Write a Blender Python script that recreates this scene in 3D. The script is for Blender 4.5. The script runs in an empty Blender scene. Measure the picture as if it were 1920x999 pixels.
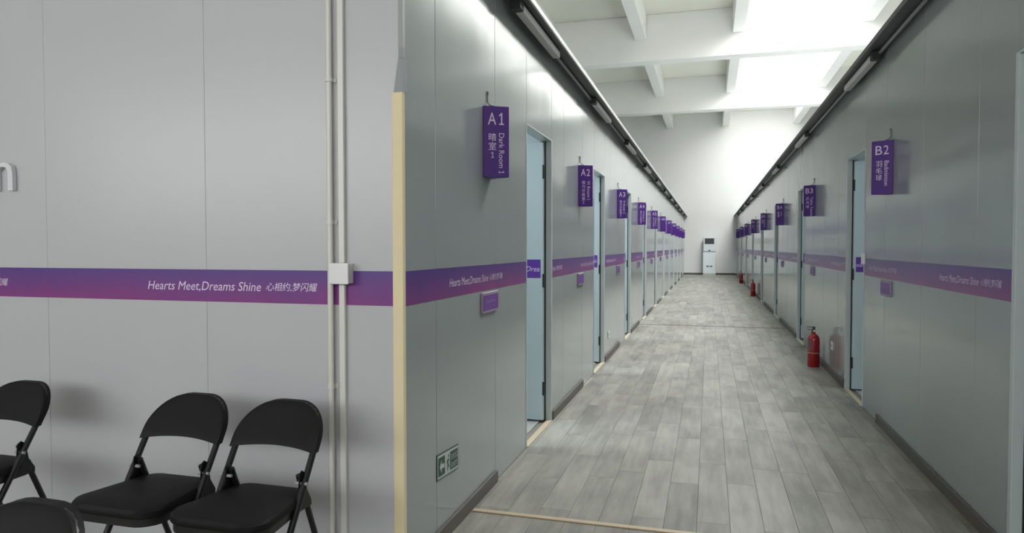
import bpy, bmesh, math, random
from mathutils import Vector, Matrix
random.seed(7)
S = bpy.context.scene
C = S.collection
R = math.radians

# ------------------------------------------------------------------ camera
CAM_F, CAM_YAW, CAM_PITCH, CAM_ROLL, CAM_H = 1291.16, 0.2789, 0.0286, -0.0006, 1.30
cd = bpy.data.cameras.new('camera'); cam = bpy.data.objects.new('camera', cd); C.objects.link(cam)
cd.sensor_fit = 'HORIZONTAL'; cd.sensor_width = 36.0; cd.lens = CAM_F / 1920 * 36.0
cd.clip_start = 0.05; cd.clip_end = 200
cam.location = (0, 0, CAM_H)
cam.rotation_euler = (Matrix.Rotation(CAM_YAW, 4, 'Z') @ Matrix.Rotation(math.pi / 2 - CAM_PITCH, 4, 'X') @ Matrix.Rotation(CAM_ROLL, 4, 'Z')).to_euler()
S.camera = cam

# ------------------------------------------------------------------ world and daylight
SKY = (1.0, 0.985, 0.97)
W = bpy.data.worlds.new('overcast_sky'); S.world = W; W.use_nodes = True
bg = W.node_tree.nodes['Background']; bg.inputs[0].default_value = (*SKY, 1); bg.inputs[1].default_value = 4.0

def area(name, loc, sx, sy, radiance, rot=(0, 0, 0), col=SKY):
    l = bpy.data.lights.new(name, 'AREA'); l.shape = 'RECTANGLE'; l.size = sx; l.size_y = sy
    l.energy = radiance * math.pi * sx * sy; l.color = col
    o = bpy.data.objects.new(name, l); C.objects.link(o); o.location = loc; o.rotation_euler = rot
    return o

# hall dimensions
WL, WR, YF, H, YE = 1.131, 1.204, 2.432, 2.708, 33.3
XL, XR, YB = -14.0, 8.0, -6.0
SLAB, RIB_Z, BEAM_Z = 7.47, 6.82, 6.25
BEAM_Y = [18.8 + 7.25 * k for k in range(-3, 2)]       # front faces
BEAM_W = 0.46
RIB_X = [-11.8, -9.3, -6.8, -4.31, -1.80, 0.69, 3.69, 6.2]
SKX0, SKX1 = 0.84, 3.54
bays = []
ys = [YB] + BEAM_Y + [YE]
for i in range(len(ys) - 1):
    a = ys[i] + (BEAM_W if i else 0.1); b = ys[i + 1] - (0 if i < len(ys) - 2 else 0.1)
    bays.append((a, b))
SKY_L = 9.0
SKYBAYS = bays[2:-1] + [(bays[-1][0], 30.9)]
for i, (a, b) in enumerate(SKYBAYS):                       # daylight through each roof light
    area('skylight_daylight', ((SKX0 + SKX1) / 2, (a + b) / 2, SLAB + 0.27), SKX1 - SKX0, b - a, SKY_L)
WIN = [(-11.5 + 3.02 * k, -8.6 + 3.02 * k, 1.95, 4.1) for k in range(6)]
WIN_L = [3.3] * 6
for (x0, x1, z0, z1), wl in zip(WIN, WIN_L):                          # daylight through the windows behind
    area('window_daylight', ((x0 + x1) / 2, YB - 0.25, (z0 + z1) / 2), x1 - x0, z1 - z0, wl, (R(90), 0, 0), (1.0, .965, .975))

S.view_settings.view_transform = 'Standard'; S.view_settings.look = 'None'
S.view_settings.gamma = 1.0; S.view_settings.use_curve_mapping = False
S.view_settings.exposure = 0.0
S.cycles.use_denoising = True

# ------------------------------------------------------------------ helpers
def lin(c): return tuple((x / 255 / 12.92) if x / 255 <= .04045 else ((x / 255 + .055) / 1.055) ** 2.4 for x in c)
def mat(name, col, rough=.5, metal=0, spec=.5, noise=0, nscale=8, stretch=(1, 1, 1), bump=0, bscale=6, bstretch=(1, 1, 1), bdist=.01, coat=0):
    m = bpy.data.materials.new(name); m.use_nodes = True
    nt = m.node_tree; N = nt.nodes; L = nt.links; b = N['Principled BSDF']
    c = (*lin(col), 1)
    b.inputs['Base Color'].default_value = c; b.inputs['Roughness'].default_value = rough
    b.inputs['Metallic'].default_value = metal; b.inputs['Specular IOR Level'].default_value = spec
    b.inputs['Coat Weight'].default_value = coat; b.inputs['Coat Roughness'].default_value = .1
    tc = N.new('ShaderNodeTexCoord')
    def nz(scale, st, detail=4):
        mp = N.new('ShaderNodeMapping'); mp.inputs['Scale'].default_value = st; L.new(tc.outputs['Object'], mp.inputs[0])
        t = N.new('ShaderNodeTexNoise'); t.inputs['Scale'].default_value = scale; t.inputs['Detail'].default_value = detail
        L.new(mp.outputs[0], t.inputs[0]); return t
    if noise:
        t = nz(nscale, stretch)
        mx = N.new('ShaderNodeMix'); mx.data_type = 'RGBA'
        mx.inputs[6].default_value = (*[x * (1 - noise) for x in c[:3]], 1); mx.inputs[7].default_value = (*[min(1, x * (1 + noise)) for x in c[:3]], 1)
        L.new(t.outputs[0], mx.inputs[0]); L.new(mx.outputs[2], b.inputs['Base Color'])
    if bump:
        t = nz(bscale, bstretch, 2)
        bp = N.new('ShaderNodeBump'); bp.inputs['Strength'].default_value = bump; bp.inputs['Distance'].default_value = bdist
        L.new(t.outputs[0], bp.inputs['Height']); L.new(bp.outputs[0], b.inputs['Normal'])
    return m

M = {}
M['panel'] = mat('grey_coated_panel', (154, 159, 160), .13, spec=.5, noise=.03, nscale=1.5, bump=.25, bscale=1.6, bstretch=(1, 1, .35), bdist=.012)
M['panel_front'] = mat('lightened_grey_panel', (186, 186, 189), .26, spec=.4, noise=.03, nscale=1.5, bump=.25, bscale=1.6, bstretch=(1, 1, .35), bdist=.012)  # corridor panel paint, more matte, colour lightened to stand in for window light
M['core'] = mat('panel_core', (96, 98, 99), .6)
M['inner'] = mat('inner_panel', (200, 206, 208), .4, noise=.02)
M['leaf'] = mat('door_leaf_paint', (186, 200, 204), .3, noise=.02)
M['frame'] = mat('aluminium_frame', (194, 203, 203), .35, metal=.1, noise=.03)
M['canopy'] = mat('canopy_steel', (82, 84, 86), .45, noise=.05)
M['lip'] = mat('canopy_lip', (214, 214, 214), .4)
M['white'] = mat('white_plaster', (240, 239, 238), .75, noise=.02, nscale=3, bump=.1, bscale=20, bdist=.004)
M['slab'] = mat('ceiling_paint', (238, 237, 224), .8, noise=.02, nscale=2)
M['beam'] = mat('beam_paint', (246, 245, 242), .8, noise=.02, nscale=2)
M['pvc'] = mat('white_pvc', (214, 213, 206), .35)
M['pvc2'] = mat('cream_pvc', (212, 211, 203), .35)
M['foam'] = mat('cream_foam', (226, 212, 173), .7, noise=.06, nscale=12)
M['wrap'] = mat('grey_wrap', (140, 142, 145), .5, noise=.1, nscale=20)
M['bb'] = mat('baseboard_vinyl', (92, 87, 84), .5, noise=.08, nscale=10)
M['beige'] = mat('beige_strip', (190, 172, 146), .5, noise=.08, nscale=30)
M['black'] = mat('black_vinyl', (19, 19, 20), .6, spec=.25, noise=.1, nscale=60, bump=.15, bscale=180, bdist=.001)
M['blackmetal'] = mat('black_metal', (22, 22, 24), .32)
M['rubber'] = mat('black_rubber', (18, 18, 18), .7)
M['dark'] = mat('dark_plastic', (38, 39, 41), .5)
M['cable'] = mat('grey_cable', (110, 110, 114), .5)
M['purple'] = mat('sign_purple', (80, 38, 130), .45, noise=.03)
M['purple2'] = mat('plaque_purple', (112, 66, 148), .45, noise=.04)
M['violet'] = mat('leaf_band_violet', (98, 58, 158), .4, noise=.05, nscale=6)
M['ink'] = mat('white_ink', (222, 206, 232), .5)
M['ink2'] = mat('lilac_ink', (168, 130, 196), .5)
M['signwhite'] = mat('white_plastic', (225, 225, 225), .4)
M['green'] = mat('sign_green', (26, 62, 48), .4)
M['signgrey'] = mat('sign_pale', (176, 190, 186), .4)
M['red'] = mat('extinguisher_red', (150, 18, 20), .25, noise=.05, coat=.3)
M['label'] = mat('extinguisher_label', (112, 74, 84), .5, noise=.2, nscale=60)
M['fix'] = mat('lamp_diffuser_off', (222, 222, 220), .5)
M['conduit'] = mat('grey_conduit', (150, 150, 150), .4)
M['acwhite'] = mat('appliance_white', (226, 230, 233), .35)
M['acgrey'] = mat('appliance_grille', (96, 98, 100), .5)
M['letter'] = mat('raised_letter_white', (214, 214, 218), .4)
M['floorbase'] = mat('floor_underlay', (120, 117, 110), .6)
M['strap'] = mat('pink_strap', (190, 140, 130), .5)
M['holder'] = mat('plaque_holder', (150, 138, 158), .4)
M['roomfloor'] = mat('room_floor', (170, 168, 165), .4, noise=.05)

def band_mat():
    m = bpy.data.materials.new('band_print'); m.use_nodes = True
    nt = m.node_tree; N = nt.nodes; L = nt.links; b = N['Principled BSDF']
    b.inputs['Roughness'].default_value = .3
    g = N.new('ShaderNodeNewGeometry'); s = N.new('ShaderNodeSeparateXYZ'); L.new(g.outputs['Position'], s.inputs[0])
    mr = N.new('ShaderNodeMapRange'); mr.inputs[1].default_value = 1.2; mr.inputs[2].default_value = 1.07
    L.new(s.outputs[2], mr.inputs[0])
    t = N.new('ShaderNodeTexNoise'); t.inputs['Scale'].default_value = 3.2; t.inputs['Detail'].default_value = 3; L.new(g.outputs['Position'], t.inputs[0])
    mu = N.new('ShaderNodeMath'); mu.operation = 'MULTIPLY'; L.new(mr.outputs[0], mu.inputs[0]); L.new(t.outputs[0], mu.inputs[1])
    mu2 = N.new('ShaderNodeMath'); mu2.operation = 'MULTIPLY'; mu2.inputs[1].default_value = 1.6; mu2.use_clamp = True; L.new(mu.outputs[0], mu2.inputs[0])
    mx = N.new('ShaderNodeMix'); mx.data_type = 'RGBA'; mx.inputs[6].default_value = (*lin((86, 58, 132)), 1); mx.inputs[7].default_value = (*lin((140, 58, 124)), 1)
    L.new(mu2.outputs[0], mx.inputs[0]); L.new(mx.outputs[2], b.inputs['Base Color'])
    return m
M['band'] = band_mat()

def plank_mat():
    m = bpy.data.materials.new('grey_laminate'); m.use_nodes = True
    nt = m.node_tree; N = nt.nodes; L = nt.links; b = N['Principled BSDF']
    b.inputs['Specular IOR Level'].default_value = .32
    g = N.new('ShaderNodeNewGeometry'); oi = N.new('ShaderNodeObjectInfo')
    ad = N.new('ShaderNodeMath'); L.new(oi.outputs['Random'], ad.inputs[0]); L.new(g.outputs['Random Per Island'], ad.inputs[1])
    fr = N.new('ShaderNodeMath'); fr.operation = 'FRACT'; L.new(ad.outputs[0], fr.inputs[0])
    off = N.new('ShaderNodeCombineXYZ'); m7 = N.new('ShaderNodeMath'); m7.operation = 'MULTIPLY'; m7.inputs[1].default_value = 37
    L.new(fr.outputs[0], m7.inputs[0]); L.new(m7.outputs[0], off.inputs[2])
    va = N.new('ShaderNodeVectorMath'); L.new(g.outputs['Position'], va.inputs[0]); L.new(off.outputs[0], va.inputs[1])
    mp = N.new('ShaderNodeMapping'); mp.inputs['Scale'].default_value = (14, 1.6, 1); L.new(va.outputs[0], mp.inputs[0])
    t = N.new('ShaderNodeTexNoise'); t.inputs['Scale'].default_value = 1.5; t.inputs['Detail'].default_value = 6; t.inputs['Roughness'].default_value = .62; L.new(mp.outputs[0], t.inputs[0])
    mp2 = N.new('ShaderNodeMapping'); mp2.inputs['Scale'].default_value = (3, 1.2, 1); L.new(va.outputs[0], mp2.inputs[0])
    t2 = N.new('ShaderNodeTexNoise'); t2.inputs['Scale'].default_value = 1.7; t2.inputs['Detail'].default_value = 2; L.new(mp2.outputs[0], t2.inputs[0])
    a2 = N.new('ShaderNodeMath'); a2.operation = 'MULTIPLY_ADD'; a2.inputs[1].default_value = 1.1; L.new(t2.outputs[0], a2.inputs[0]); L.new(t.outputs[0], a2.inputs[2])
    a3 = N.new('ShaderNodeMath'); a3.operation = 'MULTIPLY_ADD'; a3.inputs[1].default_value = .28; L.new(fr.outputs[0], a3.inputs[0]); L.new(a2.outputs[0], a3.inputs[2])
    mr = N.new('ShaderNodeMapRange'); mr.inputs[1].default_value = .85; mr.inputs[2].default_value = 1.5; L.new(a3.outputs[0], mr.inputs[0])
    cr = N.new('ShaderNodeValToRGB'); L.new(mr.outputs[0], cr.inputs[0])
    cr.color_ramp.elements[0].color = (*lin((116, 114, 108)), 1); cr.color_ramp.elements[1].color = (*lin((159, 156, 147)), 1)
    L.new(cr.outputs[0], b.inputs['Base Color'])
    b.inputs['Roughness'].default_value = .48
    bp = N.new('ShaderNodeBump'); bp.inputs['Strength'].default_value = .12; bp.inputs['Distance'].default_value = .002
    L.new(t.outputs[0], bp.inputs['Height']); L.new(bp.outputs[0], b.inputs['Normal'])
    return m
M['plank'] = plank_mat()

def glass_mat():
    m = bpy.data.materials.new('window_glass'); m.use_nodes = True
    nt = m.node_tree; N = nt.nodes; L = nt.links; N.remove(N['Principled BSDF'])
    t = N.new('ShaderNodeBsdfTransparent'); t.inputs[0].default_value = (.95, .97, .97, 1)
    g = N.new('ShaderNodeBsdfGlossy'); g.inputs['Roughness'].default_value = .03
    x = N.new('ShaderNodeMixShader'); x.inputs[0].default_value = .04; L.new(t.outputs[0], x.inputs[1]); L.new(g.outputs[0], x.inputs[2])
    L.new(x.outputs[0], N['Material Output'].inputs[0])
    return m
M['glass'] = glass_mat()

class MB:
    def __init__(s): s.v = []; s.f = []
    def add(s, v, f):
        o = len(s.v); s.v += [tuple(p) for p in v]; s.f += [tuple(i + o for i in q) for q in f]; return s
    def box(s, x0, x1, y0, y1, z0, z1):
        return s.add([(x0, y0, z0), (x1, y0, z0), (x1, y1, z0), (x0, y1, z0), (x0, y0, z1), (x1, y0, z1), (x1, y1, z1), (x0, y1, z1)],
                     [(0, 3, 2, 1), (4, 5, 6, 7), (0, 1, 5, 4), (1, 2, 6, 5), (2, 3, 7, 6), (3, 0, 4, 7)])
    def prism(s, poly, fn, a, b):
        n = len(poly)
        s.add([fn(p, a) for p in poly] + [fn(p, b) for p in poly],
              [tuple(range(n - 1, -1, -1)), tuple(range(n, 2 * n))] + [(i, (i + 1) % n, n + (i + 1) % n, n + i) for i in range(n)])
        return s
    def tube(s, pts, r, n=10, caps=True):
        pts = [Vector(p) for p in pts]; rings = []
        t0 = (pts[1] - pts[0]).normalized(); up = Vector((0, 0, 1)) if abs(t0.z) < .9 else Vector((1, 0, 0))
        u = t0.cross(up).normalized()
        for i, p in enumerate(pts):
            t = ((pts[min(i + 1, len(pts) - 1)] - p).normalized() + (p - pts[max(i - 1, 0)]).normalized()).normalized()
            u = (u - t * u.dot(t)).normalized(); w = t.cross(u)
            rr = r[i] if isinstance(r, (list, tuple)) else r
            rings.append([p + (u * math.cos(2 * math.pi * k / n) + w * math.sin(2 * math.pi * k / n)) * rr for k in range(n)])
        v = [q for g in rings for q in g]; f = []
        for i in range(len(pts) - 1):
            for k in range(n): f.append((i * n + k, i * n + (k + 1) % n, (i + 1) * n + (k + 1) % n, (i + 1) * n + k))
        if caps: f += [tuple(range(n - 1, -1, -1)), tuple(range((len(pts) - 1) * n, len(pts) * n))]
        return s.add(v, f)
    def lathe(s, prof, n=24, cx=0, cy=0):
        v = []; f = []
        for r, z in prof: v += [(cx + r * math.cos(2 * math.pi * k / n), cy + r * math.sin(2 * math.pi * k / n), z) for k in range(n)]
        for i in range(len(prof) - 1):
            for k in range(n): f.append((i * n + k, i * n + (k + 1) % n, (i + 1) * n + (k + 1) % n, (i + 1) * n + k))
        f += [tuple(range(n - 1, -1, -1)), tuple(range((len(prof) - 1) * n, len(prof) * n))]
        return s.add(v, f)
    def mesh(s, name, m, bevel=0, smooth=False, seg=2):
        me = bpy.data.meshes.new(name); me.from_pydata(s.v, [], s.f); 
        bm = bmesh.new(); bm.from_mesh(me); bmesh.ops.recalc_face_normals(bm, faces=bm.faces)
        if bevel: bmesh.ops.bevel(bm, geom=[e for e in bm.edges if e.calc_face_angle(0) > .5], offset=bevel, segments=seg, affect='EDGES', profile=.5)
        for fc in bm.faces: fc.smooth = bool(smooth)
        if smooth:
            for e in bm.edges:
                if e.calc_face_angle(0) > R(35): e.smooth = False
        bm.to_mesh(me); bm.free(); me.materials.append(M[m] if isinstance(m, str) else m); return me
    def build(s, name, m, parent=None, bevel=0, smooth=False, seg=2): return link(name, s.mesh(name, m, bevel, smooth, seg), parent)

def link(name, me, parent=None, loc=None):
    o = bpy.data.objects.new(name, me); C.objects.link(o)
    if parent: o.parent = parent
    if loc: o.location = loc
    return o
def tag(o, label, cat, group=None, kind=None):
    o['label'] = label; o['category'] = cat
    if group: o['group'] = group
    if kind: o['kind'] = kind
    return o
def empty(name, loc=(0, 0, 0), rz=0):
    o = bpy.data.objects.new(name, None); C.objects.link(o); o.location = loc; o.rotation_euler = (0, 0, rz); o.empty_display_size = .1; return o
def B(x0, x1, y0, y1, z0, z1): return MB().box(min(x0, x1), max(x0, x1), min(y0, y1), max(y0, y1), z0, z1)
ORD = ['first', 'second', 'third', 'fourth', 'fifth', 'sixth', 'seventh', 'eighth', 'ninth', 'tenth', 'eleventh', 'twelfth']

# text -> list of 2-D polygons, laid out in a u (right) / v (up) plane
_tc = {}
def text_geo(s, shear=0, weight=0.0, line=1.0):
    k = (s, shear, weight, line)
    if k in _tc: return _tc[k]
    if s == '1':
        _tc[k] = ([(0, .56), (.17, .72), (.27, .72), (.27, .08), (.40, .08), (.40, 0), (0.02, 0), (0.02, .08), (.17, .08), (.17, .61), (.05, .5)], [(0, 10, 9, 1), (1, 9, 8, 3, 2), (8, 7, 6, 5, 4, 3)]); return _tc[k]
    cu = bpy.data.curves.new('t', 'FONT'); cu.body = s; cu.size = 1; cu.offset = weight; cu.space_line = line
    cu.resolution_u = 3; cu.fill_mode = 'FRONT'
    ob = bpy.data.objects.new('t', cu); me = ob.to_mesh()
    v = [(p.co.x + shear * p.co.y, p.co.y) for p in me.vertices]; f = [tuple(p.vertices) for p in me.polygons]
    ob.to_mesh_clear(); bpy.data.objects.remove(ob); bpy.data.curves.remove(cu)
    if v:
        x0 = min(p[0] for p in v); y0 = min(p[1] for p in v)
        v = [(a - x0, b - y0) for a, b in v]
    _tc[k] = (v, f); return _tc[k]
def fit_text(s, u0, u1, v0, v1, shear=0, weight=0, line=1.0, rot=False):
    """text stretched into the box u0..u1, v0..v1; rot: reads downwards"""
    v, f = text_geo(s, shear, weight, line)
    if not v: return [], []
    w = max(p[0] for p in v) or 1; h = max(p[1] for p in v) or 1
    if rot: return [(u0 + (b / h) * (u1 - u0), v1 - (a / w) * (v1 - v0)) for a, b in v], f
    return [(u0 + a / w * (u1 - u0), v0 + b / h * (v1 - v0)) for a, b in v], f
def flat(parts, fn, name, m, parent, clip=None):
    """2-D text parts -> mesh through fn(u, v) -> xyz; clip=(u0,u1) cuts in u"""
    bm = bmesh.new()
    for v, f in parts:
        vs = [bm.verts.new((a, b, 0)) for a, b in v]
        for q in f:
            try: bm.faces.new([vs[i] for i in q])
            except ValueError: pass
    if clip:
        g = list(bm.verts) + list(bm.edges) + list(bm.faces)
        bmesh.ops.bisect_plane(bm, geom=g, plane_co=(clip[0], 0, 0), plane_no=(-1, 0, 0), clear_outer=True)
        g = list(bm.verts) + list(bm.edges) + list(bm.faces)
        bmesh.ops.bisect_plane(bm, geom=g, plane_co=(clip[1], 0, 0), plane_no=(1, 0, 0), clear_outer=True)
    if not bm.faces: bm.free(); return None
    for v in bm.verts: v.co = fn(v.co.x, v.co.y)
    me = bpy.data.meshes.new(name); bm.to_mesh(me); bm.free(); me.materials.append(M[m])
    return link(name, me, parent)

# ------------------------------------------------------------------ hall shell
floor = tag(B(XL, XR, YB, YE, -.12, -.008).build('floor', 'floorbase'), 'grey wood-look laminate floor running down the corridor', 'floor', kind='structure')
PW, PL, G = .15, .92, .0010
plank_proto = {}
def plank_mesh(w, l):
    k = (round(w, 3), round(l, 3))
    if k not in plank_proto:
        me = B(-w / 2 + G / 2, w / 2 - G / 2, G / 2, l - G / 2, -.008, 0).mesh('plank', 'plank', bevel=.0008, seg=1); plank_proto[k] = me
    return plank_proto[k]
xs = [-.047 + PW * k for k in range(-8, 10)]
rows = []
for k in range(len(xs) - 1):
    a = max(xs[k], -WL); b = min(xs[k + 1], WR)
    if b - a > .01: rows.append((a, b))
Y0, Y1 = 2.45, 19.0
far = MB(); npl = 0
for k, (a, b) in enumerate(rows):
    y = Y0 - random.random() * PL * .9
    while y < YE:
        l = PL; e = min(y + l, YE); s = max(y, Y0)
        if s < Y1 and npl < 320 and e - s > .03:
            link('plank', plank_mesh(b - a, e - s), floor, ((a + b) / 2, s, 0)); npl += 1
        elif e - s > .03: far.box(a + G / 2, b - G / 2, s + G / 2, e - G / 2, -.008, 0)
        y += l
# the same boards in front of the rooms, around the viewpoint
near = MB()
for k in range(-48, 34):
    y = YB - random.random() * PL; a = -.047 + PW * k
    while y < Y0:
        s = max(y, YB); e = min(y + PL, Y0)
        if e - s > .02: near.box(a + G / 2, a + PW - G / 2, s + G / 2, e - G / 2, -.008, 0)
        y += PL
o = far.build('plank_field', 'plank', floor); o['kind'] = 'stuff'
o = near.build('plank_field', 'plank', floor); o['kind'] = 'stuff'

T = .3
tag(B(XL - T, XR + T, YE, YE + T, -.1, SLAB + .3).build('wall_end', 'white'), 'white plastered wall closing the far end of the hall', 'wall', kind='structure')
tag(B(XL - T, XL, YB, YE, -.1, SLAB + .3).build('wall_hall_left', 'white'), 'white outer wall of the hall behind the left rooms', 'wall', kind='structure')
tag(B(XR, XR + T, YB, YE, -.1, SLAB + .3).build('wall_hall_right', 'white'), 'white outer wall of the hall behind the right rooms', 'wall', kind='structure')
wb = MB(); xx = XL - T
for (x0, x1, z0, z1) in WIN:
    wb.box(xx, x0, YB - T, YB, -.1, SLAB + .3); wb.box(x0, x1, YB - T, YB, -.1, z0); wb.box(x0, x1, YB - T, YB, z1, SLAB + .3); xx = x1
wb.box(xx, XR + T, YB - T, YB, -.1, SLAB + .3)
tag(wb.build('wall_back', 'white'), 'white outer wall with windows behind the viewpoint', 'wall', kind='structure')
for i, (x0, x1, z0, z1) in enumerate(WIN):
    w = MB()
    for q in [(x0, x0 + .05, z0, z1), (x1 - .05, x1, z0, z1), (x0, x1, z0, z0 + .05), (x0, x1, z1 - .05, z1), ((x0 + x1) / 2 - .025, (x0 + x1) / 2 + .025, z0, z1)]:
        w.box(q[0], q[1], YB - .14, YB - .08, q[2], q[3])
    o = w.build('window_%d' % (i + 1), 'lip'); tag(o, 'daylight window in the back wall of the hall, number %s from the left end' % ORD[i], 'window', kind='structure')
    B(x0, x1, YB - .115, YB - .11, z0, z1).build('pane', 'glass', o)

ceil = MB(); ceil.box(XL, SKX0, YB, YE, SLAB, SLAB + .25); ceil.box(SKX1, XR, YB, YE, SLAB, SLAB + .25)
for i in range(len(SKYBAYS) - 1): ceil.box(SKX0, SKX1, SKYBAYS[i][1], SKYBAYS[i + 1][0], SLAB, SLAB + .25)
ceil.box(SKX0, SKX1, YB, SKYBAYS[0][0], SLAB, SLAB + .25); ceil.box(SKX0, SKX1, SKYBAYS[-1][1], YE, SLAB, SLAB + .25)
ceil = tag(ceil.build('ceiling', 'slab'), 'white beamed concrete ceiling of the hall', 'ceiling', kind='structure')
for y in BEAM_Y: B(XL, XR, y, y + BEAM_W, BEAM_Z, SLAB).build('beam', 'beam', ceil, bevel=.012, seg=1)
for x in RIB_X:
    for (a, b) in bays: B(x - .15, x + .15, a if a > YB + .2 else YB, b if b < YE - .2 else YE, RIB_Z, SLAB).build('rib', 'beam', ceil, bevel=.01, seg=1)
for i, (a, b) in enumerate(SKYBAYS):
    fr = MB()
    for q in [(SKX0, SKX1, a, a + .05), (SKX0, SKX1, b - .05, b), (SKX0, SKX0 + .05, a, b), (SKX1 - .05, SKX1, a, b)]: fr.box(*q, SLAB + .14, SLAB + .2)
    o = fr.build('window_%d' % (i + 1 + len(WIN)), 'lip')
    tag(o, 'bright glazed roof light between ceiling ribs, %s bay from the camera' % ORD[i], 'skylight', kind='structure')
    n = 4
    for k in range(n):
        y0 = a + .05 + (b - a - .1) * k / n; y1 = a + .05 + (b - a - .1) * (k + 1) / n
        B(SKX0 + .05, SKX1 - .05, y0 + .004, y1 - .004, SLAB + .16, SLAB + .166).build('pane', 'glass', o)

# ------------------------------------------------------------------ room rows
BT, BBm = 1.2055, 1.0705            # band top / bottom
DH = 2.09
EN, ZH = 'Hearts Meet,Dreams Shine', '心相约,梦闪耀'
def slogan(u0, u1, v0, v1):
    L_ = u1 - u0; out = []
    out.append(fit_text(EN, u0, u0 + .685 * L_, 1.112, 1.155, .22, 0))
    out.append(fit_text(ZH, u0 + .715 * L_, u1, 1.119, 1.155, .18, .002))
    return out
TXT_L, TXT_P = .83, 1.65
NL, PLB = 11, 2.695
NR, PRB = 9, 3.60
doorsL = [(4.286 + PLB * k, 5.02 + PLB * k) for k in range(NL)]
doorsR = [(6.13 - PRB + PRB * k, 6.885 - PRB + PRB * k) for k in range(NR)]
TH = .08

def side_wall(side, X, doors, seams, ystart, texts, tl):
    """corridor wall at X; side=-1 left (faces +x), +1 right (faces -x)"""
    out = side                                    # away from the corridor
    core = MB(); y = ystart + (.009 if side < 0 else 0)
    x0, x1 = X + out * .008, X + out * TH
    for a, b in doors:
        core.add(*_b(x0, x1, y, a, 0, H)); core.add(*_b(x0, x1, a, b, DH, H)); y = b
    core.add(*_b(x0, x1, y, YE, 0, H))
    nm = 'wall_left' if side < 0 else 'wall_right'
    w = core.build(nm, 'core')
    tag(w, 'glossy grey panel wall of the %s row of rooms along the corridor' % ('left' if side < 0 else 'right'), 'wall', kind='structure')
    # panels between seams and doors
    cuts = sorted(set([ystart, YE] + [s for s in seams if ystart < s < YE] + [q for d in doors for q in d]))
    for i in range(len(cuts) - 1):
        a, b = cuts[i], cuts[i + 1]
        if b - a < .02: continue
        isd = any(abs(a - d[0]) < 1e-4 for d in doors)
        z0 = DH if isd else 0
        B(X, X + out * .008, a + .001, b - .001, z0, H).build('panel', 'panel', w, bevel=.0025, seg=2)
    # printed band on wall pieces
    y = ystart
    pieces = []
    for a, b in doors: pieces.append((y, a)); y = b
    pieces.append((y, YE))
    xb = X - out * .0012
    for (a, b) in pieces:
        if b - a < .05: continue
        e = .022
        bo = B(X + out * .001, xb, a + (e if a != ystart else 0), b - e * .2, BBm, BT).build('band', 'band', w)
        for t in texts:
            t0, t1 = (t, t + tl)
            if t1 < a + .1 or t0 > b - .1: continue
            z0, z1 = 1.103, 1.163
            if side < 0:
                flat(slogan(t0, t1, z0, z1), lambda u, v: (X + .0022, u, v), 'lettering', 'ink', bo, (a + .03, b - .01))
            else:
                flat(slogan(-t1, -t0, z0, z1), lambda u, v: (X - .0022, -u, v), 'lettering', 'ink', bo, (-(b - .01), -(a + .03)))
    return w
def _b(x0, x1, y0, y1, z0, z1):
    m = B(x0, x1, y0, y1, z0, z1); return m.v, m.f

seamL = [2.76 + PLB * k for k in range(-1, 13)] + [3.613 + PLB * k for k in range(-1, 13)]
seamR = [y + PRB * k for k in range(-1, 10) for y in (3.70, 4.57, 5.45)]
textsL = [2.915 + TXT_P * k for k in range(0, 19)]
textsR = [3.40 + 1.72 * k for k in range(-1, 18)]
wl = side_wall(-1, -WL, doorsL, seamL, YF, textsL, TXT_L)
wr = side_wall(+1, WR, doorsR, seamR, -.6, textsR, TXT_L)

# front wall of the left rooms (faces the viewpoint)
XF0 = -7.2
wf = B(XF0, -WL - .008, YF + .008, YF + TH, 0, H).build('wall_front', 'core')
tag(wf, 'glossy grey panel wall behind the black folding chairs', 'wall', kind='structure')
cut = [-WL]
x = -2.035
while x > XF0: cut.append(x); x -= .862
cut.append(XF0)
for i in range(len(cut) - 1):
    B(cut[i + 1] + .0006, cut[i] - .0006, YF, YF + .008, 0, H).build('panel', 'panel_front', wf, bevel=.0012)
bo = B(XF0, -WL, YF - .0012, YF + .001, BBm, BT).build('band', 'band', wf)
for k in range(3):
    t0 = -2.336 - 1.628 * k
    flat(slogan(t0, t0 + TXT_L, 1.103, 1.163), lambda u, v: (u, YF - .0022, v), 'lettering', 'ink', bo)

# near end of right row, room backs, partitions, roofs with lamps
def room_shell(side, X, doors, ystart, w, pitch):
    xo = X + side * 3.4
    sh = MB()
    sh.add(*_b(xo, xo + side * TH, ystart, YE, 0, H))
    for d in doors:
        yc = d[0] - (pitch - .74) + .35
        if yc > ystart + .3: sh.add(*_b(X + side * (TH + .001), xo, yc, yc + .06, 0, H - .001))
    sh.build('partition', 'inner', w)
    _r = B(X + side * .002, xo + side * TH, ystart, YE, H, H + .06).build('roof_panel', 'inner', w)
    B(X + side * TH, xo, ystart + TH, YE, -.007, 0).build('room_floor', 'roomfloor', w)
    for d in doors:
        yc = d[0] - .25
        lp = B(X + side * .9, X + side * 1.5, yc - .3, yc + .3, H - .03, H - .004).build('light_panel', 'acwhite', w)
        area('room_lamp', (X + side * 1.2, yc, H - .034), .55, .55, (50.0 if side < 0 else 20.0), col=(.80, .95, 1.0))
room_shell(-1, -WL, doorsL, YF, wl, PLB)
room_shell(+1, WR, doorsR, -.6, wr, PRB)
B(WR + .008, WR + 3.4, -.6, -.6 + TH, 0, H).build('end_panel', 'panel', wr)

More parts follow.
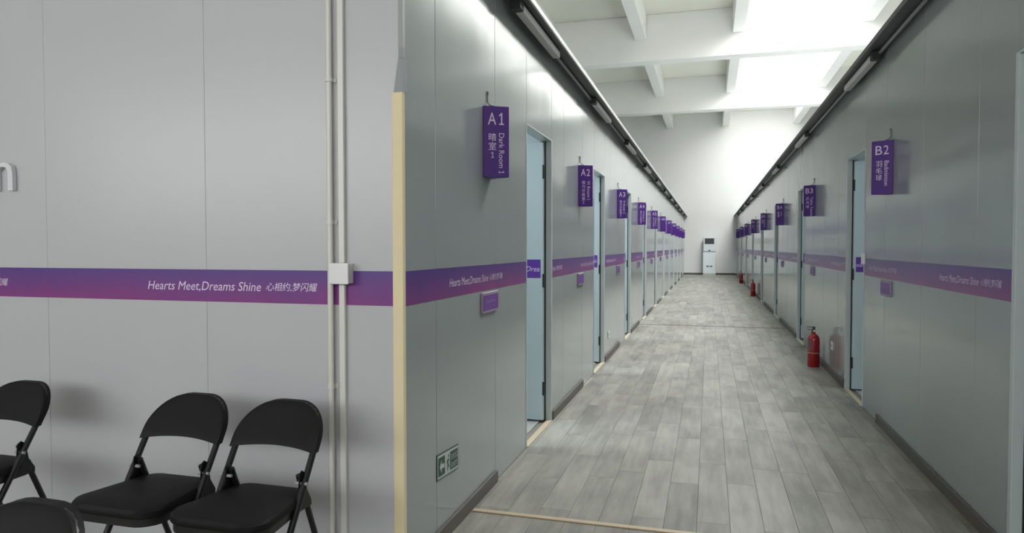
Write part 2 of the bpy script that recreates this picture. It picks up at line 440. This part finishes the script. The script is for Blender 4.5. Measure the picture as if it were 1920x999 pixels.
# canopies along the top of both rows
def canopy(side, X, ov, n, ystart):
    xo = X - side * ov
    o = B(X + side * .05, xo, ystart, YE, H, H + .018).build('trim_%d' % n, 'canopy')
    B(xo, xo - side * .012, ystart, YE, H - .004, H + .034).build('lip', 'lip' if side < 0 else 'canopy', o, bevel=.003, seg=1)
    tag(o, 'grey steel canopy strip along the top of the %s rooms' % ('left' if side < 0 else 'right'), 'canopy', kind='structure')
canopy(-1, -WL, .13, 1, YF - .02)
canopy(+1, WR, .115, 2, -.6)
def canopy_front():
    o = B(XF0, -WL + .13, YF - .13, YF + .02, H + .019, H + .037).build('trim_3', 'canopy')
    tag(o, 'grey steel canopy strip along the top of the front wall', 'canopy', kind='structure')
canopy_front()

# baseboards
def bboard(name, side, X, segs, lab):
    for i, (a, b) in enumerate(segs):
        o = B(X - side * .0005, X - side * .016, a, b, 0, .066).build(name, 'bb', bevel=.002, seg=1)
        tag(o, '%s from the camera' % (lab % ORD[i]), 'baseboard', kind='structure')
bboard('baseboard_left', -1, -WL, [(YF, 3.613)] + [(5.03 + PLB * k, 3.613 + PLB * (k + 1)) for k in range(NL - 1)] + [(5.03 + PLB * (NL - 1), YE)], 'dark grey baseboard at the foot of the left wall, %s stretch')
bboard('baseboard_right', 1, WR, [(6.895 - PRB + PRB * k, 5.6 + PRB * k) for k in range(NR - 1)] + [(6.895 + PRB * (NR - 2), YE)], 'dark grey baseboard at the foot of the right wall, %s stretch')
tag(B(-WL + .02, WR - .02, YE - .018, YE - .0005, 0, .08).build('baseboard_end', 'bb'), 'dark grey baseboard along the white end wall', 'baseboard', kind='structure')

# doors
def door(side, X, a, b, n, label, leaf_text):
    root = empty('door_%d' % n, (X, (a + b) / 2, 0)); tag(root, label, 'door', kind='structure')
    def P(mb, name, m, par=root, **k):
        mb.v = [(v[0] - X, v[1] - (a + b) / 2, v[2]) for v in mb.v]; return mb.build(name, m, par, **k)
    lo, hi = X - side * .004, X + side * (TH + .004)
    P(B(lo, hi, b - .022, b + .012, 0, DH), 'jamb', 'frame', bevel=.002, seg=1)
    P(B(lo, hi, a - .012, a + .004, 0, DH), 'jamb', 'frame', bevel=.002, seg=1)
    P(B(lo, hi, a + .005, b - .023, DH - .010, DH + .002), 'frame_head', 'frame', bevel=.002, seg=1)
    P(B(X - side * .012, X + side * .03, a + .006, b - .024, 0, .006), 'threshold', 'beige', bevel=.001, seg=1)
    # leaf swung inwards a right angle about the far jamb
    h0 = X + side * .046; wd = b - a - .05
    ly = b - .035
    lf = P(B(h0, h0 + side * wd, ly - .04, ly, .012, DH - .025), 'door_leaf', 'leaf', bevel=.003)
    P(B(X + side * .038, X + side * .045, b - .034, b - .0225, .004, DH - .012), 'gap_shade', 'rubber')  # dark strip standing in for the shaded gap between leaf and jamb
    # band across the leaf and lever handle
    e0, e1 = h0 + side * .02, h0 + side * wd
    P(B(e0, e1, ly - .0415, ly - .0398, BBm, BT), 'leaf_band', 'violet', lf)
    if leaf_text is not None:
        t0 = leaf_text
        bx, by = X, (a + b) / 2
        if side < 0: # text runs towards the hinge (to the right)
            flat(slogan(t0, t0 + TXT_L, 1.100, 1.166), lambda u, v: (u - bx, ly - .0425 - by, v), 'lettering', 'ink', lf, (h0 - wd + .01, h0 - .025))
        else:
            flat(slogan(t0, t0 + TXT_L, 1.100, 1.166), lambda u, v: (u - bx, ly - .0425 - by, v), 'lettering', 'ink', lf, (h0 + .022, h0 + wd - .01))
    hx = h0 + side * (wd - .06)
    hm = MB().tube([(hx, ly - .041, .98), (hx, ly - .085, .98), (hx - side * .02, ly - .095, .98), (hx - side * .12, ly - .095, .98)], .009, 8)
    P(hm, 'handle', 'conduit', lf, smooth=True)
    for hz in (.25, 1.05, 1.85):
        P(MB().tube([(h0 - side * .002, ly - .046, hz - .05), (h0 - side * .002, ly - .046, hz + .05)], .007, 8), 'hinge', 'dark', smooth=True)
    return root
dn = 1
for i, (a, b) in enumerate(doorsL):
    door(-1, -WL, a, b, dn, 'pale blue door open inward beside sign A1 on the left wall' if i == 0 else 'pale blue door standing open, %s doorway along the left wall' % ORD[i],
         (-1.305 - .28) if i == 0 else (-1.28 - .6)); dn += 1
for i, (a, b) in enumerate(doorsR):
    door(1, WR, a, b, dn, ['pale door at the right edge of the photo nearest the camera', 'pale blue door standing open behind sign B2 on the right wall'][i] if i < 2 else 'pale blue door standing open, %s doorway along the right wall' % ORD[i],
         1.235 if i == 1 else 1.1); dn += 1

# ------------------------------------------------------------------ signs
SW = .142
def sign(side, X, y, code, zh, en, label, detail=True):
    """triangular prism sign on the wall; near face carries the text"""
    hgt = SW * math.cos(R(30)); z0, z1 = 1.662, 2.030
    root = empty('room_sign', (X, y, z0)); tag(root, label, 'sign', 'purple room signs')
    tri = [(0, 0), (-side * hgt, SW / 2), (0, SW)]
    MB().prism(tri, lambda p, z: (p[0] - side * .0006, p[1], z), 0, z1 - z0).build('body', 'purple', root, bevel=.003, seg=1)
    # near face frame: from left to right as seen from the camera
    if side < 0: A, Bp = Vector((0, 0, 0)), Vector((hgt, SW / 2, 0))
    else: A, Bp = Vector((-hgt, SW / 2, 0)), Vector((0, 0, 0))
    d = (Bp - A).normalized(); nrm = Vector((d.y, -d.x, 0))
    off = Vector((-side * .0006, 0, 0)) + nrm * .0009
    fn = lambda u, v: A + d * u + off + Vector((0, 0, v))
    Hh = z1 - z0
    def zz(t): return Hh * (1 - t)
    if len(code) == 2:
        cp = [(code[0], .19, .50), (code[1], .56 if code[1] != '1' else .60, .79)]
    else: cp = [(code[0], .12, .40), (code[1], .46, .61), (code[2], .66 if code[2] != '1' else .70, .88)]
    for c, a_, b_ in cp: flat([fit_text(c, SW * a_, SW * b_, zz(.262), zz(.095), 0, .004)], fn, 'character', 'ink', root)
    parts = []
    if zh:
        n = len(zh); ch = .047 if n <= 4 else .036
        for i, c in enumerate(zh):
            top = Hh * .62 - i * ch
            cw = .040 if n <= 4 else .031
            if c.isdigit(): parts.append(fit_text(c, SW * .36 - .008, SW * .36 + .008, top - cw * .85, top - .004, 0, .006))
            else: parts.append(fit_text(c, SW * .36 - cw / 2, SW * .36 + cw / 2, top - cw, top, 0, .004))
    if en: 
        ln = min(.30, .019 * len(en))
        one = en.endswith(' 1'); lm = ln * (.86 if one else 1)
        parts.append(fit_text(en[:-2] if one else en, SW * .60, SW * .80, Hh * .62 - lm, Hh * .62, 0, .004, rot=True))
        if one: parts.append(fit_text('1', SW * .60, SW * .80, Hh * .62 - ln, Hh * .62 - ln * .93, 0, 0, rot=True))
    if parts: flat(parts, fn, 'lettering', 'ink', root)
    cx = -side * .004
    MB().tube([(cx, SW * .5, Hh + .075), (cx, SW * .5, Hh + .03), (cx - side * .012, SW * .5, Hh + .014), (cx - side * .03, SW * .5, Hh + .008), (cx - side * .04, SW * .5, Hh - .004)], .0032, 6).build('cable', 'cable', root, smooth=True)
    MB().lathe([(.007, 0), (.007, .012), (.004, .016)], 10, cx, SW * .5).build('cable_clip', 'cable', root).location.z = Hh + .07
zhA = ['暗室1'] + ['视力分级室%d' % k for k in range(1, 11)]
enA = ['Dark Room 1'] + ['VI Room %d' % k for k in range(1, 11)]
for k in range(NL):
    sign(-1, -WL, 3.40 + PLB * k, 'A%d' % (k + 1), zhA[k] if k < 5 else '', enA[k] if k < 5 else '',
         'purple three-sided sign reading A%d on the left wall' % (k + 1) if k < 4 else 'purple three-sided sign, %s from the camera along the left wall' % ORD[k])
zhB = ['羽毛球', '乒乓球', '柔道', '田径', '游泳']; enB = ['Badminton', 'Table Tennis', 'Judo', 'Athletics', 'Swimming']
for k in range(NR - 1):
    sign(1, WR, 5.25 + PRB * k, 'B%d' % (k + 2), zhB[k] if k < 5 else '', enB[k] if k < 5 else '',
         'purple three-sided sign reading B%d on the right wall' % (k + 2) if k < 2 else 'purple three-sided sign, %s from the camera along the right wall' % ORD[k])

# small plaques under the band
def plaque(side, X, y, label, txt):
    root = empty('name_plaque', (X, y, .953)); tag(root, label, 'plaque', 'small plaques under the purple band')
    w, h, t = .268, .108, .014
    B(-side * .0006, -side * t, 0, w, 0, h).build('holder', 'holder', root, bevel=.002, seg=1)
    B(-side * t, -side * (t + .0015), .006, w - .006, .014, h - .014).build('insert', 'purple2', root)
    if txt:
        if side < 0: fn = lambda u, v: (t + .0022, u, v)
        else: fn = lambda u, v: (-(t + .0022), w - u, v)
        flat([fit_text(txt, .05, w - .05, h * .48, h * .66, 0, .004)], fn, 'lettering', 'ink2', root)
for k in range(NL): plaque(-1, -WL, 3.36 + PLB * k, 'small purple plaque under the band below sign A1' if k == 0 else 'small purple plaque below the band, %s along the left wall' % ORD[k], 'Dark Room 1' if k == 0 else None)
for k in range(NR - 1): plaque(1, WR, 5.24 + PRB * k, 'small purple plaque under the band below sign B2' if k == 0 else 'small purple plaque below the band, %s along the right wall' % ORD[k], 'Badminton' if k == 0 else None)

# strip lamps under the canopies
def strip_lamp(side, X, y, ov, ln, label, ynext):
    root = empty('strip_lamp', (X - side * ov * .52, y, H)); tag(root, label, 'lamp', 'strip lamps under the canopies')
    B(-.024, .024, 0, ln, -.012, -.0006).build('mount', 'dark', root)
    B(-.027, .027, .03, ln, -.058, -.012).build('diffuser', 'fix', root, bevel=.008)
    B(-.03, .03, -.05, .03, -.062, -.0006).build('end_cap', 'dark', root, bevel=.004, seg=1)
    if ynext: MB().tube([(side * .02, ln, -.02), (side * .02, ynext - .05, -.02)], .011, 8).build('conduit', 'conduit', root, smooth=True)
for k in range(NL + 1):
    y = 3.83 - PLB + PLB * k
    if k == 0: continue
    strip_lamp(-1, -WL, y, .13, 1.05, 'unlit strip lamp under the left canopy, %s from the camera' % ORD[k - 1], PLB if k < NL else None)
for k in range(NR):
    strip_lamp(1, WR, 5.55 - PRB + PRB * k, .115, 1.05, 'unlit strip lamp under the right canopy, %s from the camera' % ORD[k], PRB if k < NR - 1 else None)

# evacuation sign
root = empty('exit_sign', (-WL, 2.755, .262)); tag(root, 'green and white evacuation sign low on the left wall', 'sign')
es = root
sl = (-.032) / .264                               # the plate hangs slightly askew
def ez(y): return (y / .264) * -.02
def eplate(u0, u1, v0, v1, t0, t1, name, m):
    mb = MB(); mb.add([(t0, u0, v0 + .02 + ez(u0)), (t0, u1, v0 + .02 + ez(u1)), (t0, u1, v1 + .02 + ez(u1)), (t0, u0, v1 + .02 + ez(u0)),
                       (t1, u0, v0 + .02 + ez(u0)), (t1, u1, v0 + .02 + ez(u1)), (t1, u1, v1 + .02 + ez(u1)), (t1, u0, v1 + .02 + ez(u0))],
                      [(0, 3, 2, 1), (4, 5, 6, 7), (0, 1, 5, 4), (1, 2, 6, 5), (2, 3, 7, 6), (3, 0, 4, 7)])
    return mb.build(name, m, es)
eplate(0, .264, 0, .113, .0006, .004, 'plate', 'green')
eplate(.005, .259, .005, .108, .004, .0046, 'border', 'signgrey')
eplate(.012, .252, .015, .098, .0046, .0052, 'field', 'green')
eplate(.088, .150, .013, .100, .0052, .0058, 'door_symbol', 'signgrey')
efn = lambda u, v: (.0066, u, v + .02 + ez(u))
arrow = ([(.022, .056), (.047, .086), (.047, .066), (.078, .066), (.078, .046), (.047, .046), (.047, .026)], [(0, 6, 5, 4, 3, 2, 1)])
flat([arrow, fit_text('安全出口', .158, .248, .060, .088, 0, .004), fit_text('EXIT', .165, .240, .024, .046, 0, .01)], efn, 'lettering', 'signgrey', es)
man = ([(.112, .022), (.120, .022), (.124, .042), (.134, .030), (.140, .034), (.127, .054), (.129, .066), (.138, .060), (.141, .065), (.128, .076), (.114, .070), (.104, .058), (.108, .054), (.117, .063), (.116, .046)], [tuple(range(15))])
head = ([(.128 + .0065 * math.cos(k * .785), .086 + .0065 * math.sin(k * .785)) for k in range(8)], [tuple(range(8))])
flat([man, head], efn, 'running_figure', 'green', es)

# wall sockets
def socket(X, side, y, z, label):
    root = empty('wall_socket', (X, y, z)); tag(root, label, 'socket', 'wall sockets')
    B(-side * .0006, -side * .010, -.043, .043, -.043, .043).build('plate', 'signwhite', root, bevel=.004)
    for dy in (-.016, .016): B(-side * .010, -side * .0112, dy - .003, dy + .003, -.012, .012).build('slot', 'dark', root)
socket(-WL, -1, 8.05, .27, 'white wall socket low on the left wall beyond the second doorway')
socket(WR, 1, 7.55, .30, 'white wall socket low on the right wall next to the nearest extinguisher')

# ------------------------------------------------------------------ things on the front wall
def conduit(x, r, label, clamps, name, zs, m):
    root = empty(name, (x, YF - r - .006, 0)); tag(root, label, 'pipe')
    for a, b in zs: MB().tube([(0, 0, a), (0, 0, b)], r, 16).build('pipe', m, root, smooth=True)
    for z in clamps:
        c = MB().lathe([(r + .0005, z - .008), (r + .004, z - .008), (r + .004, z + .008), (r + .0005, z + .008)], 16)
        c.box(-r - .013, r + .012, r + .001, r + .0055, z - .008, z + .008); c.build('clamp', m, root)
conduit(-1.437, .0115, 'round white conduit with clamps, left of the pair on the front wall', (.748, 1.397, 1.953), 'conduit_pipe', [(0.002, H - .001)], 'pvc2')
root = empty('cable_trunking', (-1.388, YF, 0)); tag(root, 'square white cable trunking running through the junction box', 'trunking')
B(-.0125, .0125, -.018, -.0018, .002, 1.156).build('duct', 'pvc', root, bevel=.002, seg=1)
B(-.0125, .0125, -.018, -.0018, 1.236, H - .001).build('duct', 'pvc', root, bevel=.002, seg=1)
root = empty('junction_box', (-1.388, YF, 1.157)); tag(root, 'white square junction box on the trunking across the purple band', 'junction box')
B(-.036, .044, -.042, -.0018, 0, .078).build('body', 'pvc', root, bevel=.003)
B(-.038, .046, -.05, -.042, -.002, .08).build('cover', 'signwhite', root, bevel=.003)

# cream foam guard on the corner and the grey end of its wrap
root = empty('corner_guard', (-WL, YF, 0)); tag(root, 'cream foam corner guard on the edge between front wall and corridor', 'corner guard')
prof = [(-.043, -.002), (-.042, -.006), (-.038, -.008), (-.004, -.008), (.001, -.0065), (.0036, -.003), (.0036, .008), (.0032, .012), (.0022, .013), (.0022, -.002)]
MB().prism(prof, lambda p, z: (p[0], p[1], z), .003, 1.890).build('foam_strip', 'foam', root, smooth=True)
MB().prism([(-.036, -.0018), (-.036, -.004), (.004, -.004), (.004, .03), (.0022, .03), (.0022, -.0018)], lambda p, z: (p[0] if z < 2 or p[0] > -.03 else p[0] + .02, p[1], z), 1.8905, 2.02).build('torn_wrap', 'wrap', root)
MB().prism([(-.014, -.0018), (-.014, -.006), (.005, -.006), (.005, .012), (.0022, .012), (.0022, -.0018)], lambda p, z: (p[0], p[1], z), 2.0205, 2.06).build('torn_wrap', 'wrap', root)
MB().prism([(-.016, -.0018), (-.016, -.0034), (.0036, -.0034), (.0036, .016), (.0022, .016), (.0022, -.0018)], lambda p, z: (p[0], p[1], z), 2.0605, H - .001).build('edge_profile', 'conduit', root)

# raised letter at the left edge of the photo
v, f = fit_text('n', -3.19, -3.068, 1.560, 1.689, 0, .0)
cuL = flat([(v, f)], lambda a, b: (a, YF - .0225, b), 'wall_letter', 'letter', None)
md = cuL.modifiers.new('depth', 'SOLIDIFY'); md.thickness = .02; md.offset = -1
tag(cuL, 'white raised letter on the front wall at the left edge', 'letter')

# scratch mark: curled scrap of tape left of the corner guard
# threshold strips across the floor
tag(B(-WL + .02, WR - .02, 3.165, 3.195, .0003, .007).build('floor_strip', 'beige', bevel=.002, seg=1), 'beige transition strip across the floor near the camera', 'floor strip')
tag(B(-WL + .02, WR - .02, 11.66, 11.685, .0003, .004).build('floor_joint_strip', 'bb', bevel=.001, seg=1), 'thin dark joint strip across the corridor floor farther back', 'floor strip')

# peeled corner of the band by door B2
pc = MB(); n = 8
pts = []
for k in range(n + 1):
    t = k / n; a = R(100) * t
    pts.append((-.004 - .022 * (1 - math.cos(a)), -.03 + .022 * math.sin(a) * 1.0, 0))
v = [(p[0], p[1], z) for p in pts for z in (0, .085)] + [(p[0] - .0015, p[1], z) for p in pts for z in (0, .085)]
m0 = 2 * (n + 1)
for k in range(n):
    pc.f += [(2 * k, 2 * k + 1, 2 * k + 3, 2 * k + 2), (m0 + 2 * k, m0 + 2 * k + 2, m0 + 2 * k + 3, m0 + 2 * k + 1)]
pc.v = v
o = pc.build('peeling_film', 'signwhite', None, smooth=True); o.location = (WR, 6.10, 1.16)
tag(o, 'curled white scrap of film peeling off the band by sign B2', 'film')

# ------------------------------------------------------------------ folding chairs
def chair_parts(root):
    w = .160
    # inverted-U main frame: front feet -> up -> over the back (local: +y = towards the sitter's front)
    foot, top = Vector((0, .40, .012)), Vector((0, -.04, .735))
    def fr(s, z):
        t = (z - foot.z) / (top.z - foot.z); p = foot.lerp(top, t); return Vector((s * w, p.y, z))
    pts = [fr(-1, .012), fr(-1, .3), fr(-1, .56), fr(-1, .61)]
    for k in range(9):
        a = math.pi / 2 * k / 8; z = .61 + .11 * math.sin(a); p = fr(-1, z); pts.append(Vector((-w + .11 * (1 - math.cos(a)), p.y, z)))
    for k in range(9):
        a = math.pi / 2 * (1 - k / 8); z = .61 + .11 * math.sin(a); p = fr(1, z); pts.append(Vector((w - .11 * (1 - math.cos(a)), p.y, z)))
    pts += [fr(1, .61), fr(1, .56), fr(1, .3), fr(1, .012)]
    for p in pts:
        if p.z > .56: p.y -= .018 * (1 - (p.x / (w + .0135)) ** 2)
    q = [pts[0]]
    for p in pts[1:]:
        if (p - q[-1]).length > 1e-4: q.append(p)
    MB().tube(q, .0115, 12).build('frame', 'blackmetal', root, smooth=True)
    for s in (-1, 1):
        MB().lathe([(.013, 0), (.0145, .004), (.0145, .022), (.012, .026)], 12, s * w, .398).build('foot_cap', 'rubber', root, smooth=True)
    # rear legs from the pivot bracket
    for s in (-1, 1):
        lx = s * (w - .024)
        lg = MB().tube([(lx, .105, .515), (lx, -.10, .012)], .0105, 10).build('leg', 'blackmetal', root, smooth=True)
        MB().lathe([(.013, 0), (.0145, .004), (.0145, .022), (.012, .026)], 12, lx, -.102).build('foot_cap', 'rubber', lg, smooth=True)
        # bracket plate holding frame, leg and seat
        br = [(.120, .525), (.105, .533), (.088, .520), (.075, .455), (.05, .415), (.05, .395), (.17, .395), (.17, .415), (.130, .44)]
        MB().prism(br, lambda p, x: (x, p[0], p[1]), s * (w - .0125), s * (w - .0095)).build('bracket', 'blackmetal', root)
        MB().tube([(s * (w + .014), .112, .49), (s * (w - .03), .112, .49)], .006, 8).build('rivet', 'conduit', root, smooth=True)
    MB().tube([(-w, .345, .10), (w, .345, .10)], .008, 8).build('stretcher', 'blackmetal', root, smooth=True)
    MB().tube([(-w + .024, -.064, .10), (w - .024, -.064, .10)], .008, 8).build('stretcher', 'blackmetal', root, smooth=True)
    # seat: rounded trapezoid cushion over a metal pan
    def outline(grow, n=7):
        fw, bw, y0, y1, r = .180 + grow, .148 + grow, .035 - grow, .395 + grow, .075
        cs = [(-bw, y0, 180, 270, .055), (bw, y0, 270, 360, .055), (fw, y1, 0, 90, r), (-fw, y1, 90, 180, r)]; out = []
        for cx, cy, a0, a1, rr in cs:
            ox = cx + (rr if cx < 0 else -rr); oy = cy + (rr if cy < .2 else -rr)
            for k in range(n): a = R(a0 + (a1 - a0) * k / (n - 1)); out.append((ox + rr * math.cos(a), oy + rr * math.sin(a)))
        return out
    def slope(y): return .025 * (y - .2)
    levels = [(-.004, .418), (0, .424), (0, .440), (-.006, .449), (-.03, .455), (-.08, .458)]
    mb = MB(); L_ = [outline(g) for g, _ in levels]; n = len(L_[0])
    for (g, z), ol in zip(levels, L_): mb.v += [(x, y, z + slope(y)) for x, y in ol]
    for i in range(len(levels) - 1):
        for k in range(n): mb.f.append((i * n + k, i * n + (k + 1) % n, (i + 1) * n + (k + 1) % n, (i + 1) * n + k))
    mb.f += [tuple(range(n - 1, -1, -1)), tuple(range((len(levels) - 1) * n, len(levels) * n))]
    st = mb.build('seat', 'black', root, smooth=True)
    MB().prism(outline(-.006), lambda p, z: (p[0], p[1], z + slope(p[1])), .392, .4175).build('seat_pan', 'blackmetal', st, smooth=True)
    # backrest: curved padded panel wrapped round the frame top
    NU, NV = 24, 10
    hw = w + .0135
    def bp(u, v, side_):
        x = hw * u
        cor = .135
        ztop = .733
        ax = abs(x)
        if ax > hw - cor: 
            d = (ax - (hw - cor)) / cor; ztop = .733 - cor * (1 - math.sqrt(max(0, 1 - d * d))) * .92
        zbot = .580 + .012 * (1 - u * u)
        z = zbot + (ztop - zbot) * v
        t = (z - foot.z) / (top.z - foot.z); y = foot.lerp(top, t).y
        y += -.018 * (1 - u * u)                # hollow of the back
        ed = max(0, 1 - min((1 - abs(u)) * hw, (z - zbot), (ztop - z)) / .012) ** 2
        return (x, y + side_ * (.0185 - .004 * ed), z)
    mb = MB()
    us = [math.sin(math.pi / 2 * (-1 + 2 * i / NU)) for i in range(NU + 1)]
    for sd in (1, -1):
        for u in us:
            for j in range(NV + 1): mb.v.append(bp(u, .5 - .5 * math.cos(math.pi * j / NV), sd))
    nn = (NU + 1) * (NV + 1); idx = lambda s, i, j: s * nn + i * (NV + 1) + j
    for s in (0, 1):
        for i in range(NU):
            for j in range(NV): mb.f.append((idx(s, i, j), idx(s, i + 1, j), idx(s, i + 1, j + 1), idx(s, i, j + 1)))
    for i in range(NU): mb.f += [(idx(0, i, 0), idx(1, i, 0), idx(1, i + 1, 0), idx(0, i + 1, 0)), (idx(0, i, NV), idx(0, i + 1, NV), idx(1, i + 1, NV), idx(1, i, NV))]
    for j in range(NV): mb.f += [(idx(0, 0, j), idx(0, 0, j + 1), idx(1, 0, j + 1), idx(1, 0, j)), (idx(0, NU, j), idx(1, NU, j), idx(1, NU, j + 1), idx(0, NU, j + 1))]
    mb.build('backrest', 'black', root, smooth=True)
def copy_tree(o, parent=None):
    c = o.copy(); C.objects.link(c)
    if parent: c.parent = parent
    for ch in list(o.children): copy_tree(ch, c)
    return c
chairs = [(-1.489, 2.16, 180, 'black folding chair nearest the corridor, next to the white pipes'),
          (-1.889, 2.16, 180, 'black folding chair, middle one along the front wall'),
          (-2.762, 2.17, 180, 'black folding chair cut by the left edge, against the wall'),
          (-1.425, 1.12, 180, 'black folding chair closest to the camera in the bottom left corner')]
proto = empty('folding_chair'); chair_parts(proto)
for i, (x, y, a, lab) in enumerate(chairs):
    o = proto if i == 0 else copy_tree(proto)
    o.location = (x, y, 0); o.rotation_euler = (0, 0, R(a)); tag(o, lab, 'chair', 'black folding chairs')

# ------------------------------------------------------------------ fire extinguishers
def extinguisher(root):
    r = .062
    b = MB().lathe([(r * .9, 0), (r * .97, .004), (r * .97, .02), (r, .024), (r, .285), (r * .97, .305), (r * .85, .327), (r * .62, .345), (r * .38, .356), (.018, .362), (.018, .378)], 28).build('cylinder', 'red', root, smooth=True)
    MB().lathe([(r + .0004, .149), (r + .0016, .150), (r + .0016, .156), (r + .0004, .157)], 28).build('strap', 'strap', b, smooth=True)
    lb = MB(); n = 12
    for z in (.175, .29):
        for rr in (r + .0003, r + .0010): lb.v += [(rr * math.cos(R(150 + 90 * k / n)), rr * math.sin(R(150 + 90 * k / n)), z) for k in range(n + 1)]
    m = n + 1
    for k in range(n): lb.f += [(m + k, m + k + 1, 3 * m + k + 1, 3 * m + k), (k + 1, k, 2 * m + k, 2 * m + k + 1)]
    lb.build('label', 'label', b, smooth=True)
    MB().lathe([(.016, .379), (.02, .382), (.02, .402), (.014, .408), (.012, .42)], 16).build('valve', 'dark', root, smooth=True)
    MB().add(*_b(-.075, .02, -.009, .009, .428, .434)).add(*_b(-.012, .012, -.008, .008, .412, .430)).build('lever', 'dark', root, bevel=.002, seg=1)
    MB().add(*_b(-.065, .0, -.008, .008, .402, .408)).build('carry_handle', 'dark', root, bevel=.002, seg=1)
    MB().lathe([(.001, 0), (.012, 0), (.012, .008), (.001, .008)], 12).build('gauge', 'signwhite', root).matrix_local = Matrix.Translation((0, -.02, .39)) @ Matrix.Rotation(R(90), 4, 'X')
    MB().tube([(.0, .018, .392), (.0, .045, .39), (.0, .066, .37), (.005, .074, .32), (.005, .074, .2), (.005, .072, .12)], [.007] * 5 + [.012], 8).build('hose', 'rubber', root, smooth=True)
exts = [(1.095, 8.05, .15, 'red fire extinguisher nearest the camera on the right side of the corridor'),
        (1.115, 19.15, .3, 'red fire extinguisher halfway down the corridor on the right'),
        (1.095, 25.7, -.2, 'red fire extinguisher farthest down the corridor on the right')]
pe = empty('fire_extinguisher'); extinguisher(pe)
for i, (x, y, a, lab) in enumerate(exts):
    o = pe if i == 0 else copy_tree(pe)
    o.location = (x, y, .0005); o.rotation_euler = (0, 0, a); tag(o, lab, 'extinguisher', 'red fire extinguishers')

# ------------------------------------------------------------------ standing air conditioner at the far wall
root = empty('air_conditioner', (.006, 33.0, .0005)); tag(root, 'white floor-standing air conditioner against the end wall', 'air conditioner')
B(-.28, .28, -.18, .2, 0, .06).build('plinth', 'pvc2', root, bevel=.006)
B(-.285, .285, -.2, .2, .06, 1.05).build('cabinet', 'acwhite', root, bevel=.02, seg=3)
up = B(-.265, .265, -.19, .2, 1.075, 1.73).build('upper_housing', 'acwhite', root, bevel=.02, seg=3)
B(-.27, .27, -.185, .19, 1.05, 1.075).build('joint_line', 'acgrey', root)
B(-.205, .205, -.196, -.1905, 1.42, 1.68).build('outlet_grille', 'acgrey', up, bevel=.003)
for k in range(6): B(-.2, .2, -.204, -.1965, 1.44 + .04 * k, 1.452 + .04 * k).build('louvre', 'dark', up)
B(-.04, .04, -.195, -.1905, 1.10, 1.15).build('display', 'dark', up)
B(-.13, -.01, -.206, -.2005, .37, .43).build('badge', 'acgrey', root)
B(.03, .13, -.206, -.2005, .37, .43).build('badge', 'acgrey', root)
